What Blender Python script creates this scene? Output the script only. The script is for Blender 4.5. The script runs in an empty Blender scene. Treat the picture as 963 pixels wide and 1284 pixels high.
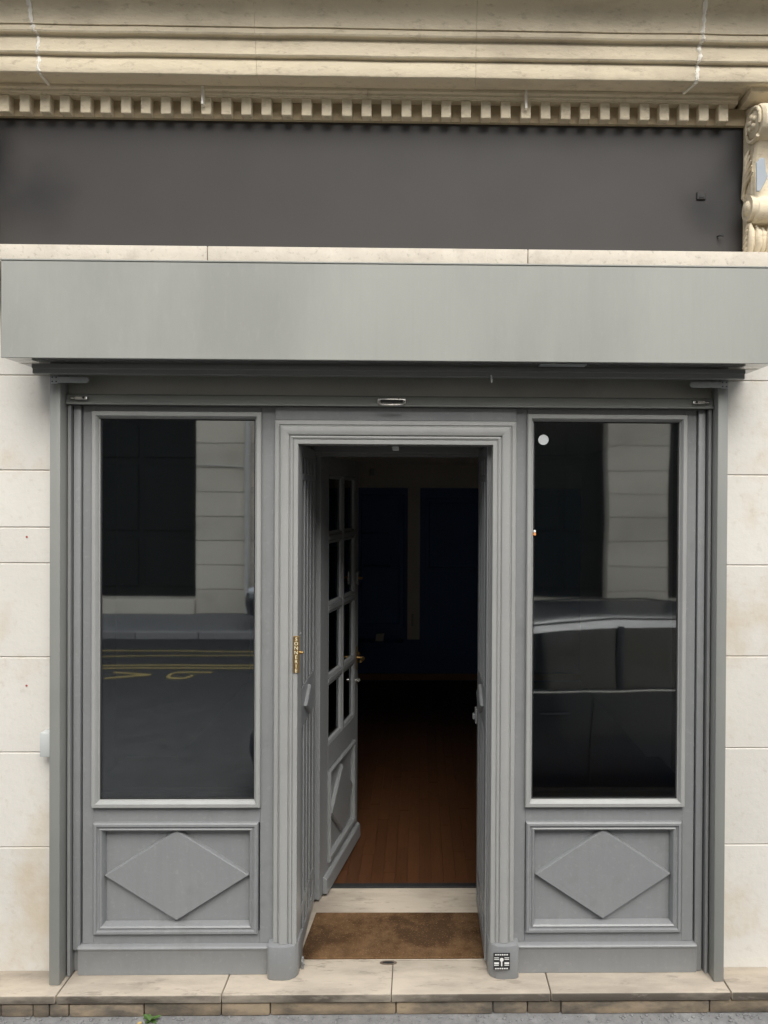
import bpy, bmesh, math, random
from mathutils import Vector, Matrix
random.seed(7)
S = bpy.context.scene
COL = S.collection
R = math.radians

# ------------------------------------------------------------------ camera
CZ = 2.383
def add_camera():
    yaw, pit, rol = R(0.9135), R(-0.3961), R(0.2959)
    fwd = Vector((math.sin(yaw)*math.cos(pit), math.cos(yaw)*math.cos(pit), math.sin(pit)))
    r = fwd.cross(Vector((0, 0, 1))).normalized(); u = r.cross(fwd)
    r2 = math.cos(rol)*r + math.sin(rol)*u; u2 = -math.sin(rol)*r + math.cos(rol)*u
    cd = bpy.data.cameras.new('camera'); cam = bpy.data.objects.new('camera', cd); COL.objects.link(cam)
    M = Matrix((r2, u2, -fwd)).transposed().to_4x4(); M.translation = (0, -3.5, CZ)
    cam.matrix_world = M
    cd.sensor_fit = 'AUTO'; cd.sensor_width = 36; cd.lens = 36*913/1284
    cd.shift_x = (481.5-541.68)/1284; cd.shift_y = -(642-628.75)/1284
    cd.clip_start = 0.02; cd.clip_end = 500
    S.camera = cam
add_camera()

# ------------------------------------------------------------------ light
SUN_EL, SUN_AZ = R(48), R(170)      # azimuth measured from +Y (north) clockwise; the sun stands over the opposite roofs
w = bpy.data.worlds.new('World'); S.world = w; w.use_nodes = True
nt = w.node_tree; nt.nodes.clear()
sky = nt.nodes.new('ShaderNodeTexSky'); sky.sky_type = 'NISHITA'; sky.sun_disc = False
sky.sun_elevation = SUN_EL; sky.sun_rotation = SUN_AZ; sky.dust_density = 3.0; sky.air_density = 1.0
hs = nt.nodes.new('ShaderNodeHueSaturation'); hs.inputs['Saturation'].default_value = 0.22   # thin even cloud
bg = nt.nodes.new('ShaderNodeBackground'); bg.inputs['Strength'].default_value = 0.15
wo = nt.nodes.new('ShaderNodeOutputWorld')
nt.links.new(sky.outputs[0], hs.inputs['Color']); nt.links.new(hs.outputs[0], bg.inputs['Color']); nt.links.new(bg.outputs[0], wo.inputs['Surface'])
sl = bpy.data.lights.new('sun', 'SUN'); sl.energy = 1.4; sl.angle = R(46); sl.color = (1.0, 0.955, 0.88)
so = bpy.data.objects.new('sun', sl); COL.objects.link(so)
sd = Vector((math.sin(SUN_AZ)*math.cos(SUN_EL), math.cos(SUN_AZ)*math.cos(SUN_EL), math.sin(SUN_EL)))
so.rotation_euler = sd.to_track_quat('Z', 'Y').to_euler(); so.location = (0, -6, 30)
S.view_settings.view_transform = 'Standard'; S.view_settings.look = 'None'
S.view_settings.exposure = 0.96; S.view_settings.gamma = 1.0
S.render.engine = 'CYCLES'
S.cycles.max_bounces = 10; S.cycles.diffuse_bounces = 6; S.cycles.transparent_max_bounces = 12
S.cycles.use_denoising = True

# ------------------------------------------------------------------ materials
def nodes_of(m):
    m.use_nodes = True; return m.node_tree, m.node_tree.nodes['Principled BSDF']
def mk(name, c1, c2=None, rough=0.6, scale=4.0, metal=0.0, bump=0.0, bscale=60.0, pits=0.0, pscale=45.0, pcol=None,
       vary=0.0, stain=None, stscale=1.3, stamt=0.6, spec=0.5, stretch=(1, 1, 1), coat=0.0, crough=0.04, stlow=0.52, sthigh=0.68, front=None, streak=None):
    m = bpy.data.materials.new(name); t, b = nodes_of(m); N = t.nodes; L = t.links
    geo = N.new('ShaderNodeNewGeometry'); mp = N.new('ShaderNodeMapping'); mp.inputs['Scale'].default_value = stretch
    L.new(geo.outputs['Position'], mp.inputs['Vector'])
    def noise(sc, det=6.0, ro=0.6):
        n = N.new('ShaderNodeTexNoise'); n.inputs['Scale'].default_value = sc; n.inputs['Detail'].default_value = det
        n.inputs['Roughness'].default_value = ro; L.new(mp.outputs[0], n.inputs['Vector']); return n.outputs['Fac']
    def mix(f, a, bcol):
        x = N.new('ShaderNodeMix'); x.data_type = 'RGBA'
        if isinstance(f, float): x.inputs[0].default_value = f
        else: L.new(f, x.inputs[0])
        for s, v in ((6, a), (7, bcol)):
            if hasattr(v, 'is_output'): L.new(v, x.inputs[s])
            else: x.inputs[s].default_value = (*v, 1)
        return x.outputs[2]
    def ramp(f, lo, hi, amt=1.0):
        r = N.new('ShaderNodeMapRange'); r.inputs[1].default_value = lo; r.inputs[2].default_value = hi
        r.inputs[4].default_value = amt; r.clamp = True; L.new(f, r.inputs[0]); return r.outputs[0]
    c = mix(ramp(noise(scale), 0.3, 0.7), c1, c2 or c1)
    if stain: c = mix(ramp(noise(stscale, 8, 0.65), stlow, sthigh, stamt), c, stain)
    if streak:     # fine run marks: (scale x, scale y, scale z, amount, colour)
        m2 = N.new('ShaderNodeMapping'); m2.inputs['Scale'].default_value = streak[:3]; L.new(geo.outputs['Position'], m2.inputs['Vector'])
        n2 = N.new('ShaderNodeTexNoise'); n2.inputs['Scale'].default_value = 1.0; n2.inputs['Detail'].default_value = 5; n2.inputs['Roughness'].default_value = .6; L.new(m2.outputs[0], n2.inputs['Vector'])
        c = mix(ramp(n2.outputs['Fac'], 0.45, 0.72, streak[3]), c, streak[4])
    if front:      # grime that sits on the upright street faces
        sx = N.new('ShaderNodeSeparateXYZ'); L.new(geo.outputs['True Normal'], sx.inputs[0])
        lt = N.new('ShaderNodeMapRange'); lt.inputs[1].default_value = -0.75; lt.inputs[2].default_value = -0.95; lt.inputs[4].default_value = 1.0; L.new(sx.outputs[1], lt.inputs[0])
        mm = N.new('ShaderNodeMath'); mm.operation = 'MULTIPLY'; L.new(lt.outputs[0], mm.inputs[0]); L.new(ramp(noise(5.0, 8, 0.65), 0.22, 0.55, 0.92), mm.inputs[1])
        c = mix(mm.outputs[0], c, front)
    if pits: c = mix(ramp(noise(pscale, 4, 0.7), 0.57, 0.68, pits), c, pcol or tuple(x*0.4 for x in c1))
    if vary:
        oi = N.new('ShaderNodeObjectInfo'); h = N.new('ShaderNodeHueSaturation')
        r = N.new('ShaderNodeMapRange'); r.inputs[3].default_value = 1-vary; r.inputs[4].default_value = 1+vary
        L.new(oi.outputs['Random'], r.inputs[0]); L.new(r.outputs[0], h.inputs['Value']); L.new(c, h.inputs['Color']); c = h.outputs[0]
    L.new(c, b.inputs['Base Color'])
    rr = N.new('ShaderNodeMapRange'); rr.inputs[3].default_value = rough*0.85; rr.inputs[4].default_value = min(1, rough*1.15)
    L.new(noise(scale*2.5), rr.inputs[0]); L.new(rr.outputs[0], b.inputs['Roughness'])
    b.inputs['Metallic'].default_value = metal; b.inputs['Specular IOR Level'].default_value = spec
    b.inputs['Coat Weight'].default_value = coat; b.inputs['Coat Roughness'].default_value = crough
    if bump:
        bp = N.new('ShaderNodeBump'); bp.inputs['Strength'].default_value = min(1, bump); bp.inputs['Distance'].default_value = 0.004
        L.new(noise(bscale, 5, 0.6), bp.inputs['Height']); L.new(bp.outputs[0], b.inputs['Normal'])
    m['mix'] = 1
    return m

PAINT = mk('grey_joinery_paint', (0.202, 0.211, 0.215), (0.23, 0.237, 0.239), rough=0.34, scale=2.4, bump=0.18, bscale=60, stain=(0.145, 0.147, 0.145), stscale=5, stamt=0.4, stlow=.56, sthigh=.74, pits=0.35, pscale=42, pcol=(0.30, 0.30, 0.30), streak=(38, 38, 2.2, .18, (.165, .17, .168)))
PAINT_LIT = mk('lit_grey_moulding_paint', (0.29, 0.294, 0.286), (0.315, 0.317, 0.307), rough=0.36, scale=3, bump=0.10, bscale=90, stain=(0.24, 0.243, 0.238), stamt=0.5, pits=0.3, pscale=60, pcol=(0.38, 0.38, 0.37), streak=(40, 40, 2, .15, (.225, .23, .225)))  # joinery grey lightened: sky light caught by the mouldings is in the colour
PAINT_D = mk('grey_joinery_paint_edge', (0.20, 0.205, 0.205), (0.22, 0.222, 0.22), rough=0.45, scale=4, bump=0.12, bscale=70)
METAL = mk('grey_painted_steel', (0.215, 0.222, 0.208), (0.235, 0.240, 0.225), rough=0.38, scale=2, bump=0.03, bscale=120, stain=(0.18, 0.185, 0.18), stamt=0.4)
CANOPY = mk('grey_awning_metal', (0.305, 0.312, 0.288), (0.345, 0.350, 0.325), rough=0.24, scale=1.6, stretch=(1, 1, .35), bump=0.02, bscale=20, stain=(0.255, 0.263, 0.246), stscale=1.15, stamt=0.75, stlow=.40, sthigh=.62, pits=0.10, pscale=30, pcol=(.42, .42, .40), spec=0.6, coat=0.9, crough=0.10, streak=(55, 1, 1.6, .10, (.25, .257, .24)))  # soft darker patches imitate mirrored facade windows, put into the colour
HEAD = mk('olive_grey_header_paint', (0.30, 0.30, 0.265), (0.34, 0.335, 0.30), rough=0.3, scale=3, stain=(.24, .235, .21), stscale=2, stamt=.6)
CANOPY_U = mk('smooth_awning_soffit', (0.42, 0.43, 0.42), rough=0.07, metal=0.7, scale=2)
DARKBAR = mk('dark_grey_bar', (0.15, 0.157, 0.155), (0.17, 0.175, 0.172), rough=0.32, scale=3)
GALV = mk('galvanised_steel', (0.34, 0.37, 0.38), (0.42, 0.44, 0.45), rough=0.4, scale=14, metal=0.5)
CHROME = mk('worn_chrome', (0.68, 0.67, 0.63), (0.5, 0.49, 0.46), rough=0.22, metal=0.9, scale=30)
BLACK = mk('black_rubber', (0.012, 0.012, 0.013), (0.02, 0.02, 0.02), rough=0.7, scale=40, bump=0.3, bscale=200)
BRASS = mk('aged_brass', (0.42, 0.27, 0.10), (0.33, 0.2, 0.07), rough=0.35, metal=0.85, scale=40)
WALLST = mk('pale_wall_stone', (0.62, 0.60, 0.555), (0.57, 0.55, 0.505), rough=0.85, scale=2.2, bump=0.45, bscale=30, stain=(0.50, 0.41, 0.285), stscale=1.5, stamt=0.7, pits=0.35, pscale=24, pcol=(.46, .43, .38), vary=0.035)
CORNST = mk('weathered_cornice_stone', (0.68, 0.595, 0.44), (0.60, 0.525, 0.39), rough=0.9, scale=4, bump=0.8, bscale=40, stain=(0.42, 0.36, 0.27), stscale=3, stamt=0.75, pits=0.35, pscale=34, pcol=(0.22, 0.175, 0.115), vary=0.03, stretch=(.55, 1, 1.3))
SHADEST = mk('shaded_cornice_stone', (0.48, 0.395, 0.265), (0.38, 0.31, 0.205), rough=0.95, scale=8, bump=0.6, bscale=40)  # cornice stone darkened: shade between the dentils is put into the colour
LEDGEST = mk('ledge_limestone', (0.58, 0.535, 0.455), (0.50, 0.455, 0.385), rough=0.85, scale=9, bump=0.5, bscale=50, stain=(0.38, 0.34, 0.28), stscale=8, stamt=0.6, pits=0.6, pscale=40, pcol=(.27, .24, .2), vary=0.03)
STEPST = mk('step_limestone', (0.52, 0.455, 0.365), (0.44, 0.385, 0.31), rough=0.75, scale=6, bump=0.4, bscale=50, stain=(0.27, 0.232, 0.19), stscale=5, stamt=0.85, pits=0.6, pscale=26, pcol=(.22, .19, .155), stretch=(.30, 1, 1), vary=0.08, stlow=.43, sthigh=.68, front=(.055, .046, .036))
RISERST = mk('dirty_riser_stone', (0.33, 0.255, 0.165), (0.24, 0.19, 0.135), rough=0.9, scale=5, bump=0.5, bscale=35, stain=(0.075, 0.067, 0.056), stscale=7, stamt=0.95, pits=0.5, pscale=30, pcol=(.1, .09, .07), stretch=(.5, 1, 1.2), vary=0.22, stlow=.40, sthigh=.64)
JOINT = mk('dark_joint_mortar', (0.12, 0.11, 0.095), (0.17, 0.15, 0.13), rough=0.95, scale=15)
WJOINT = mk('pale_joint_mortar', (0.50, 0.43, 0.36), (0.42, 0.36, 0.31), rough=0.95, scale=15)
MORTAR = mk('white_repair_mortar', (0.86, 0.83, 0.75), (0.76, 0.73, 0.66), rough=0.9, scale=25, bump=0.4, bscale=120)
ASPH = mk('grey_pavement_asphalt', (0.17, 0.17, 0.17), (0.23, 0.23, 0.228), rough=0.9, scale=18, bump=0.6, bscale=160, stain=(.34, .34, .335), stscale=7, stamt=0.6, pits=0.6, pscale=120, pcol=(.07, .07, .07))
ROAD = mk('road_asphalt', (0.024, 0.026, 0.027), (0.044, 0.045, 0.046), rough=0.8, scale=5, bump=0.7, bscale=130, pits=0.5, pscale=150, pcol=(.12, .12, .12))
KERB = mk('granite_kerb', (0.30, 0.29, 0.28), (0.24, 0.235, 0.23), rough=0.8, scale=30, vary=0.08)
YELLOW = mk('worn_yellow_road_paint', (0.42, 0.32, 0.12), (0.33, 0.25, 0.09), rough=0.7, scale=8, pits=0.4, pscale=50)
MAT = mk('brown_coir', (0.075, 0.040, 0.018), (0.225, 0.135, 0.068), rough=1.0, scale=6, bump=1.0, bscale=220, stain=(0.045, 0.024, 0.012), stscale=3.4, stamt=0.85, pits=0.7, pscale=130, pcol=(.27, .175, .095), stlow=.44, sthigh=.60, spec=.1)
WOOD = mk('red_brown_floor_wood', (0.088, 0.036, 0.014), (0.062, 0.025, 0.010), rough=0.45, scale=7, stretch=(9, .8, 1), bump=0.05, bscale=40, vary=0.12)
SILLW = mk('dark_display_wood', (0.10, 0.05, 0.03), (0.07, 0.035, 0.02), rough=0.5, scale=8, stretch=(1, 8, 1))
NAVY = mk('navy_wall_paint', (0.06, 0.145, 0.36), (0.054, 0.13, 0.33), rough=0.6, scale=3)
TAUPE = mk('taupe_wall_paint', (0.74, 0.71, 0.65), (0.71, 0.68, 0.62), rough=0.8, scale=3)
TAUPE_D = mk('dim_ceiling_paint', (0.7, 0.68, 0.65), (0.68, 0.66, 0.63), rough=0.9, scale=3)
BASEB = mk('brown_skirting', (0.42, 0.22, 0.12), (0.36, 0.19, 0.10), rough=0.5, scale=5)
WHITEP = mk('white_plastic', (0.48, 0.50, 0.495), (0.45, 0.47, 0.465), rough=0.45, scale=5)
PAPER = mk('white_paper', (0.7, 0.7, 0.68), rough=0.8)
STICK = mk('pale_sticker', (0.55, 0.58, 0.58), (0.50, 0.53, 0.53), rough=0.5, scale=60)
ORANGE = mk('orange_plastic', (0.65, 0.25, 0.07), rough=0.5)
LETTER = mk('cream_lettering', (0.85, 0.78, 0.55), rough=0.4)
LEAF = mk('weed_green', (0.085, 0.16, 0.035), (0.05, 0.11, 0.025), rough=0.6, scale=60, vary=0.2)
DRYLEAF = mk('dry_yellow_leaf', (0.5, 0.38, 0.13), (0.4, 0.28, 0.09), rough=0.7, scale=50)
PATCH = mk('grey_blue_sheet', (0.26, 0.30, 0.34), (0.33, 0.36, 0.39), rough=0.6, scale=9)
OPPST = mk('opposite_wall_stone', (0.72, 0.655, 0.545), (0.64, 0.58, 0.475), rough=0.85, scale=2, bump=0.3, bscale=25, stain=(0.40, 0.35, 0.28), stscale=0.9, stamt=0.5, vary=0.06)
OPPRENDER = mk('opposite_render', (0.50, 0.47, 0.41), (0.45, 0.42, 0.37), rough=0.9, scale=1.2)
GATE = mk('dark_gate_paint', (0.012, 0.015, 0.015), (0.016, 0.019, 0.019), rough=0.65, scale=3, spec=0.2)
PIPE = mk('grey_zinc_pipe', (0.6, 0.58, 0.54), (0.52, 0.5, 0.47), rough=0.6, metal=0.0, scale=6)
CARP = mk('black_car_paint', (0.010, 0.014, 0.022), rough=0.35, spec=0.4, coat=0.35)
CARP2 = mk('charcoal_car_paint', (0.03, 0.032, 0.036), rough=0.3, spec=0.5, coat=1.0)
CARGL = mk('dark_car_glass', (0.008, 0.010, 0.012), rough=0.03, spec=0.8)
TYRE = mk('tyre_rubber', (0.015, 0.015, 0.015), rough=0.85)
RIM = mk('alloy_rim', (0.45, 0.45, 0.46), rough=0.3, metal=0.8)
LAMPR = mk('red_tail_lens', (0.35, 0.01, 0.01), rough=0.15)
LAMPW = mk('clear_lamp_lens', (0.7, 0.72, 0.75), rough=0.1)

def sign_material():
    # dark painted fascia board with two soft soot marks, and bracket shade painted in at both ends
    m = mk('dark_fascia_paint', (0.042, 0.039, 0.0375), (0.049, 0.0455, 0.0435), rough=0.55, spec=0.25, scale=1.5, bump=0.05, bscale=60, stain=(.043, .0415, .041), stscale=2, stamt=.5)
    t = m.node_tree; N = t.nodes; L = t.links; b = N['Principled BSDF']
    src = b.inputs['Base Color'].links[0].from_socket
    geo = N.new('ShaderNodeNewGeometry')
    for (cx, cz, sx, sz, amt) in ((-1.83, 3.80, 0.30, 0.22, 0.6), (1.375, 3.77, 0.17, 0.2, 0.7), (1.52, 3.95, 0.16, 0.6, 0.5), (-2.03, 3.98, .15, .4, .75)):
        mp = N.new('ShaderNodeMapping'); mp.vector_type = 'POINT'
        mp.inputs['Scale'].default_value = (1/sx, 0, 1/sz); mp.inputs['Location'].default_value = (-cx/sx, 0, -cz/sz)
        L.new(geo.outputs['Position'], mp.inputs[0])
        ln = N.new('ShaderNodeVectorMath'); ln.operation = 'LENGTH'; L.new(mp.outputs[0], ln.inputs[0])
        nz = N.new('ShaderNodeTexNoise'); nz.inputs['Scale'].default_value = 7; L.new(geo.outputs['Position'], nz.inputs['Vector'])
        ad = N.new('ShaderNodeMath'); ad.operation = 'MULTIPLY_ADD'; ad.inputs[1].default_value = 0.6; L.new(nz.outputs['Fac'], ad.inputs[0]); L.new(ln.outputs['Value'], ad.inputs[2])
        mr = N.new('ShaderNodeMapRange'); mr.interpolation_type = 'SMOOTHSTEP'; mr.inputs[1].default_value = 0.25; mr.inputs[2].default_value = 1.35
        mr.inputs[3].default_value = amt; mr.inputs[4].default_value = 0; L.new(ad.outputs[0], mr.inputs[0])
        x = N.new('ShaderNodeMix'); x.data_type = 'RGBA'; L.new(mr.outputs[0], x.inputs[0]); L.new(src, x.inputs[6]); x.inputs[7].default_value = (0.010, 0.010, 0.011, 1)
        src = x.outputs[2]
    L.new(src, b.inputs['Base Color']); return m
SIGN = sign_material()

def glass_material(name, refl, tint, wav=0.0, rough=0.012):
    m = bpy.data.materials.new(name); m.use_nodes = True; t = m.node_tree; N = t.nodes; L = t.links; N.clear()
    tr = N.new('ShaderNodeBsdfTransparent'); tr.inputs[0].default_value = (*tint, 1)
    gl = N.new('ShaderNodeBsdfGlossy'); gl.inputs['Roughness'].default_value = rough; gl.inputs[0].default_value = (.93, .97, 1.0, 1)
    lw = N.new('ShaderNodeFresnel'); lw.inputs[0].default_value = 1.5
    md = N.new('ShaderNodeMath'); md.operation = 'ADD'; md.inputs[1].default_value = refl; L.new(lw.outputs[0], md.inputs[0])
    mx = N.new('ShaderNodeMixShader'); L.new(md.outputs[0], mx.inputs[0]); L.new(tr.outputs[0], mx.inputs[1]); L.new(gl.outputs[0], mx.inputs[2])
    if wav:
        geo = N.new('ShaderNodeNewGeometry'); nz = N.new('ShaderNodeTexNoise'); nz.inputs['Scale'].default_value = 2.2; nz.inputs['Detail'].default_value = 1
        L.new(geo.outputs['Position'], nz.inputs['Vector']); bp = N.new('ShaderNodeBump'); bp.inputs['Strength'].default_value = wav; bp.inputs['Distance'].default_value = 0.01
        L.new(nz.outputs['Fac'], bp.inputs['Height']); L.new(bp.outputs[0], gl.inputs['Normal'])
    o = N.new('ShaderNodeOutputMaterial'); L.new(mx.outputs[0], o.inputs[0]); return m
GLASS = glass_material('shop_window_glass', 0.36, (.84, .87, .87), 0.022, 0.022)
GLASSR = glass_material('old_wavy_window_glass', 0.27, (.84, .86, .85), 0.09, 0.03)
GLASS2 = glass_material('door_glass', 0.08, (.6, .64, .64))

# ------------------------------------------------------------------ mesh helpers
ORG = {}
def obj(name, bm, m, parent=None, smooth=None, **props):
    """link one mesh; its origin is the bottom centre of its bounds; coordinates are those of its root's frame"""
    vs = [v.co for v in bm.verts]
    c = Vector(((min(v.x for v in vs)+max(v.x for v in vs))/2, (min(v.y for v in vs)+max(v.y for v in vs))/2, min(v.z for v in vs)))
    bmesh.ops.recalc_face_normals(bm, faces=bm.faces)
    bmesh.ops.translate(bm, verts=bm.verts, vec=-c)
    me = bpy.data.meshes.new(name); bm.to_mesh(me); bm.free()
    if smooth is not None:
        me.shade_smooth(); me.set_sharp_from_angle(angle=R(smooth))
    me.materials.append(m)
    o = bpy.data.objects.new(name, me); COL.objects.link(o); ORG[o] = c
    if parent: o.parent = parent; o.location = c - ORG[parent]
    else: o.location = c
    for k, v in props.items(): o[k] = v
    return o
def again(src, pos, parent=None, mirror=False):
    """copy of a part sharing its mesh, its origin moved to pos in the root's frame"""
    o = src.copy(); COL.objects.link(o); o.parent = parent or src.parent
    o.location = Vector(pos) - ORG[o.parent]; ORG[o] = Vector(pos); return o
def thing(name, loc, label, cat, group=None, rz=0.0, local=False):
    o = bpy.data.objects.new(name, None); COL.objects.link(o); o.location = loc; o.rotation_euler = (0, 0, rz)
    o.empty_display_size = 0.2; o['label'] = label; o['category'] = cat
    if group: o['group'] = group
    ORG[o] = Vector((0, 0, 0)) if local else Vector(loc); return o
def tag(o, label, cat, group=None):
    o['label'] = label; o['category'] = cat
    if group: o['group'] = group
    return o
def struct(name, bm, m, **k): return obj(name, bm, m, None, kind='structure', **k)

def box(x0, x1, y0, y1, z0, z1, bev=0.0, seg=1):
    bm = bmesh.new()
    v = [bm.verts.new((x, y, z)) for z in (z0, z1) for y in (y0, y1) for x in (x0, x1)]
    for f in ((0, 2, 3, 1), (4, 5, 7, 6), (0, 1, 5, 4), (2, 6, 7, 3), (0, 4, 6, 2), (1, 3, 7, 5)): bm.faces.new([v[i] for i in f])
    if bev: bmesh.ops.bevel(bm, geom=list(bm.edges), offset=bev, segments=seg, affect='EDGES', profile=0.5)
    return bm
def wobble(bm, amt, sc=6.0):
    from mathutils import noise
    for v in bm.verts:
        n = noise.noise_vector(v.co*sc + Vector((13.1, 4.7, 2.2))); v.co += n*amt
    return bm
def prism(pts, axis, a, b, bev=0.0, seg=1):
    """polygon extruded along an axis: pts are (x,z) for 'y', (y,z) for 'x', (x,y) for 'z'"""
    bm = bmesh.new()
    P = {'y': lambda p, t: (p[0], t, p[1]), 'x': lambda p, t: (t, p[0], p[1]), 'z': lambda p, t: (p[0], p[1], t)}[axis]
    A = [bm.verts.new(P(p, a)) for p in pts]; B = [bm.verts.new(P(p, b)) for p in pts]
    n = len(pts); bm.faces.new(A); bm.faces.new(B[::-1])
    for i in range(n): bm.faces.new((A[i], B[i], B[(i+1) % n], A[(i+1) % n]))
    if bev:
        bmesh.ops.recalc_face_normals(bm, faces=bm.faces)
        bmesh.ops.bevel(bm, geom=list(bm.edges), offset=bev, segments=seg, affect='EDGES', profile=0.5)
    return bm
def loops(rings, closed=True, caps=True):
    bm = bmesh.new(); V = [[bm.verts.new(p) for p in r] for r in rings]; n = len(V[0])
    for i in range(len(V)-1):
        for j in range(n if closed else n-1):
            bm.faces.new((V[i][j], V[i+1][j], V[i+1][(j+1) % n], V[i][(j+1) % n]))
    if caps and closed: bm.faces.new(V[0]); bm.faces.new(V[-1][::-1])
    return bm
def rect_frame(x0, x1, z0, z1, prof, y):
    """mitred rectangular moulding; prof = closed list of (inset, projection towards the street)"""
    bm = bmesh.new(); C = []
    for t, o in prof:
        C.append([bm.verts.new(p) for p in ((x0+t, y-o, z0+t), (x1-t, y-o, z0+t), (x1-t, y-o, z1-t), (x0+t, y-o, z1-t))])
    n = len(prof)
    for j in range(n):
        for k in range(4): bm.faces.new((C[j][k], C[j][(k+1) % 4], C[(j+1) % n][(k+1) % 4], C[(j+1) % n][k]))
    return bm
def cyl(p, q, r, n=16, r2=None):
    p, q = Vector(p), Vector(q); d = (q-p).normalized(); a = d.orthogonal().normalized(); b = d.cross(a)
    f = lambda c, rr: [c + (a*math.cos(2*math.pi*i/n)+b*math.sin(2*math.pi*i/n))*rr for i in range(n)]
    return loops([f(p, r), f(q, r if r2 is None else r2)])
def tube(pts, r, n=10):
    pts = [Vector(p) for p in pts]; rings = []
    for i, p in enumerate(pts):
        d = (pts[min(i+1, len(pts)-1)]-pts[max(i-1, 0)]).normalized(); a = d.cross(Vector((0.13, 0.29, 0.94))).normalized(); b = d.cross(a)
        rr = r[i] if isinstance(r, (list, tuple)) else r
        rings.append([p + (a*math.cos(2*math.pi*k/n)+b*math.sin(2*math.pi*k/n))*rr for k in range(n)])
    return loops(rings)
def lathe(prof, centre, axis='y', n=24):
    cx, cy, cz = centre; rings = []
    for r, h in prof:
        ring = []
        for i in range(n):
            a = 2*math.pi*i/n; u, v = r*math.cos(a), r*math.sin(a)
            ring.append({'y': (cx+u, cy+h, cz+v), 'x': (cx+h, cy+u, cz+v), 'z': (cx+u, cy+v, cz+h)}[axis])
        rings.append(ring)
    return loops(rings)

# ================================================================== the setting
WX0, WX1 = -3.4, 3.4
struct('road', box(-30, 30, -9.25, -1.86, -0.40, -0.12), ROAD)
struct('ground', box(-60, 60, -60, 60, -0.9, -0.45), ROAD)
pv = box(-30, 30, -1.70, 0.4, -0.40, 0.0); struct('pavement', pv, ASPH)
struct('opposite_pavement', box(-30, 30, -11.6, -9.40, -0.40, 0.0), ASPH)
for (ya, yb) in ((-1.86, -1.70), (-9.40, -9.25)):
    kr = bpy.data.objects.new('kerb', None); COL.objects.link(kr); kr['kind'] = 'structure'; kr.location = (0, ya, 0); ORG[kr] = Vector((0, ya, 0))
    st0 = obj('kerb_stone', box(-0.545, 0.545, ya+.001, yb-.001, -0.38, 0.005, .012), KERB, kr)
    for k in range(-8, 9):
        if k: again(st0, (k*1.1, (ya+yb)/2, -0.38), kr)
# yellow road paint seen in the window
struct('yellow_line', box(-12, 12, -7.28, -7.22, -0.119, -0.114), YELLOW)
struct('yellow_line', box(-12, 12, -7.11, -7.05, -0.119, -0.114), YELLOW)
struct('yellow_line', prism([(-5.5, -7.80), (3, -8.12), (3, -8.17), (-5.5, -7.85)], 'z', -0.119, -0.114), YELLOW)
struct('yellow_line', prism([(-5.5, -8.25), (3, -8.0), (3, -8.05), (-5.5, -8.31)], 'z', -0.119, -0.114), YELLOW)
struct('road_letter', prism([(-4.28, -6.46), (-3.72, -6.64), (-3.72, -6.70), (-4.30, -6.86), (-4.30, -6.80), (-3.92, -6.69), (-3.92, -6.66), (-4.28, -6.53)], 'z', -0.118, -0.113), YELLOW)
def letter_p():
    a = [(-2.95, -6.77)]; a = [(-2.95, -6.84), (-3.45, -6.84)]
    for i in range(9):
        t = math.pi/2 + math.pi*i/8
        a.append((-3.36+0.13*math.cos(t)*1.0, -6.66 + (-0.18)*math.sin(t)))
    a = [(-2.92, -6.86), (-3.36, -6.86)] + [(-3.36-0.13*math.sin(math.pi*i/8), -6.66-0.2*math.cos(math.pi*i/8)) for i in range(1, 8)] + [(-3.36, -6.46), (-3.22, -6.46)] + \
        [(-3.22+0.10*math.sin(math.pi*i/8), -6.66+0.2*math.cos(math.pi*i/8)) for i in range(1, 5)] + [(-3.18, -6.66)] + \
        [(-3.24+0.06*math.sin(math.pi*i/8), -6.66+0.13*math.cos(math.pi*i/8)) for i in range(4, -1, -1)] + \
        [(-3.36-0.08*math.sin(math.pi*i/8), -6.66+0.13*math.cos(math.pi*i/8)) for i in range(1, 8)] + [(-3.30, -6.79), (-2.92, -6.79)]
    return prism(a, 'z', -0.118, -0.113)
struct('road_letter', letter_p(), YELLOW)

# ------------------------------------------------------------------ stone step
step = bpy.data.objects.new('stone_step', None); COL.objects.link(step); step['kind'] = 'structure'; ORG[step] = Vector((0, 0, 0))
ZS = 0.105
cuts = [-3.4, -1.645, -0.895, -0.122, 0.61, 1.445, 3.4]
obj('mortar_bed', box(-3.4, 3.4, -0.150, 0.02, 0.0, 0.092), JOINT, step)
for i in range(len(cuts)-1):
    g = 0.0015 if i in (2, 3) else 0.003
    back = 0.0 if (cuts[i+1] < -0.9 or cuts[i] > .6) else 0.0
    bm = box(cuts[i]+g, cuts[i+1]-g, -0.184, -0.0 if i in (0, 5) else 0.062, 0.068, ZS, 0.005, 2)
    obj('step_slab', wobble(bm, .0012, 9), STEPST, step, smooth=40)
obj('step_slab', box(-0.60, 0.36, 0.065, 0.72, 0.03, ZS, .002), STEPST, step)
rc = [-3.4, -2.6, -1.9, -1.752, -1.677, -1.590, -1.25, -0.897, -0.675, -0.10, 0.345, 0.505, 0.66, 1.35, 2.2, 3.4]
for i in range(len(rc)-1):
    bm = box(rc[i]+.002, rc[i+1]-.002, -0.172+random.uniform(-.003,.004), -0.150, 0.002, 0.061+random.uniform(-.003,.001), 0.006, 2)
    obj('riser_stone', wobble(bm, .003, 7), RISERST, step, smooth=40)
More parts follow.
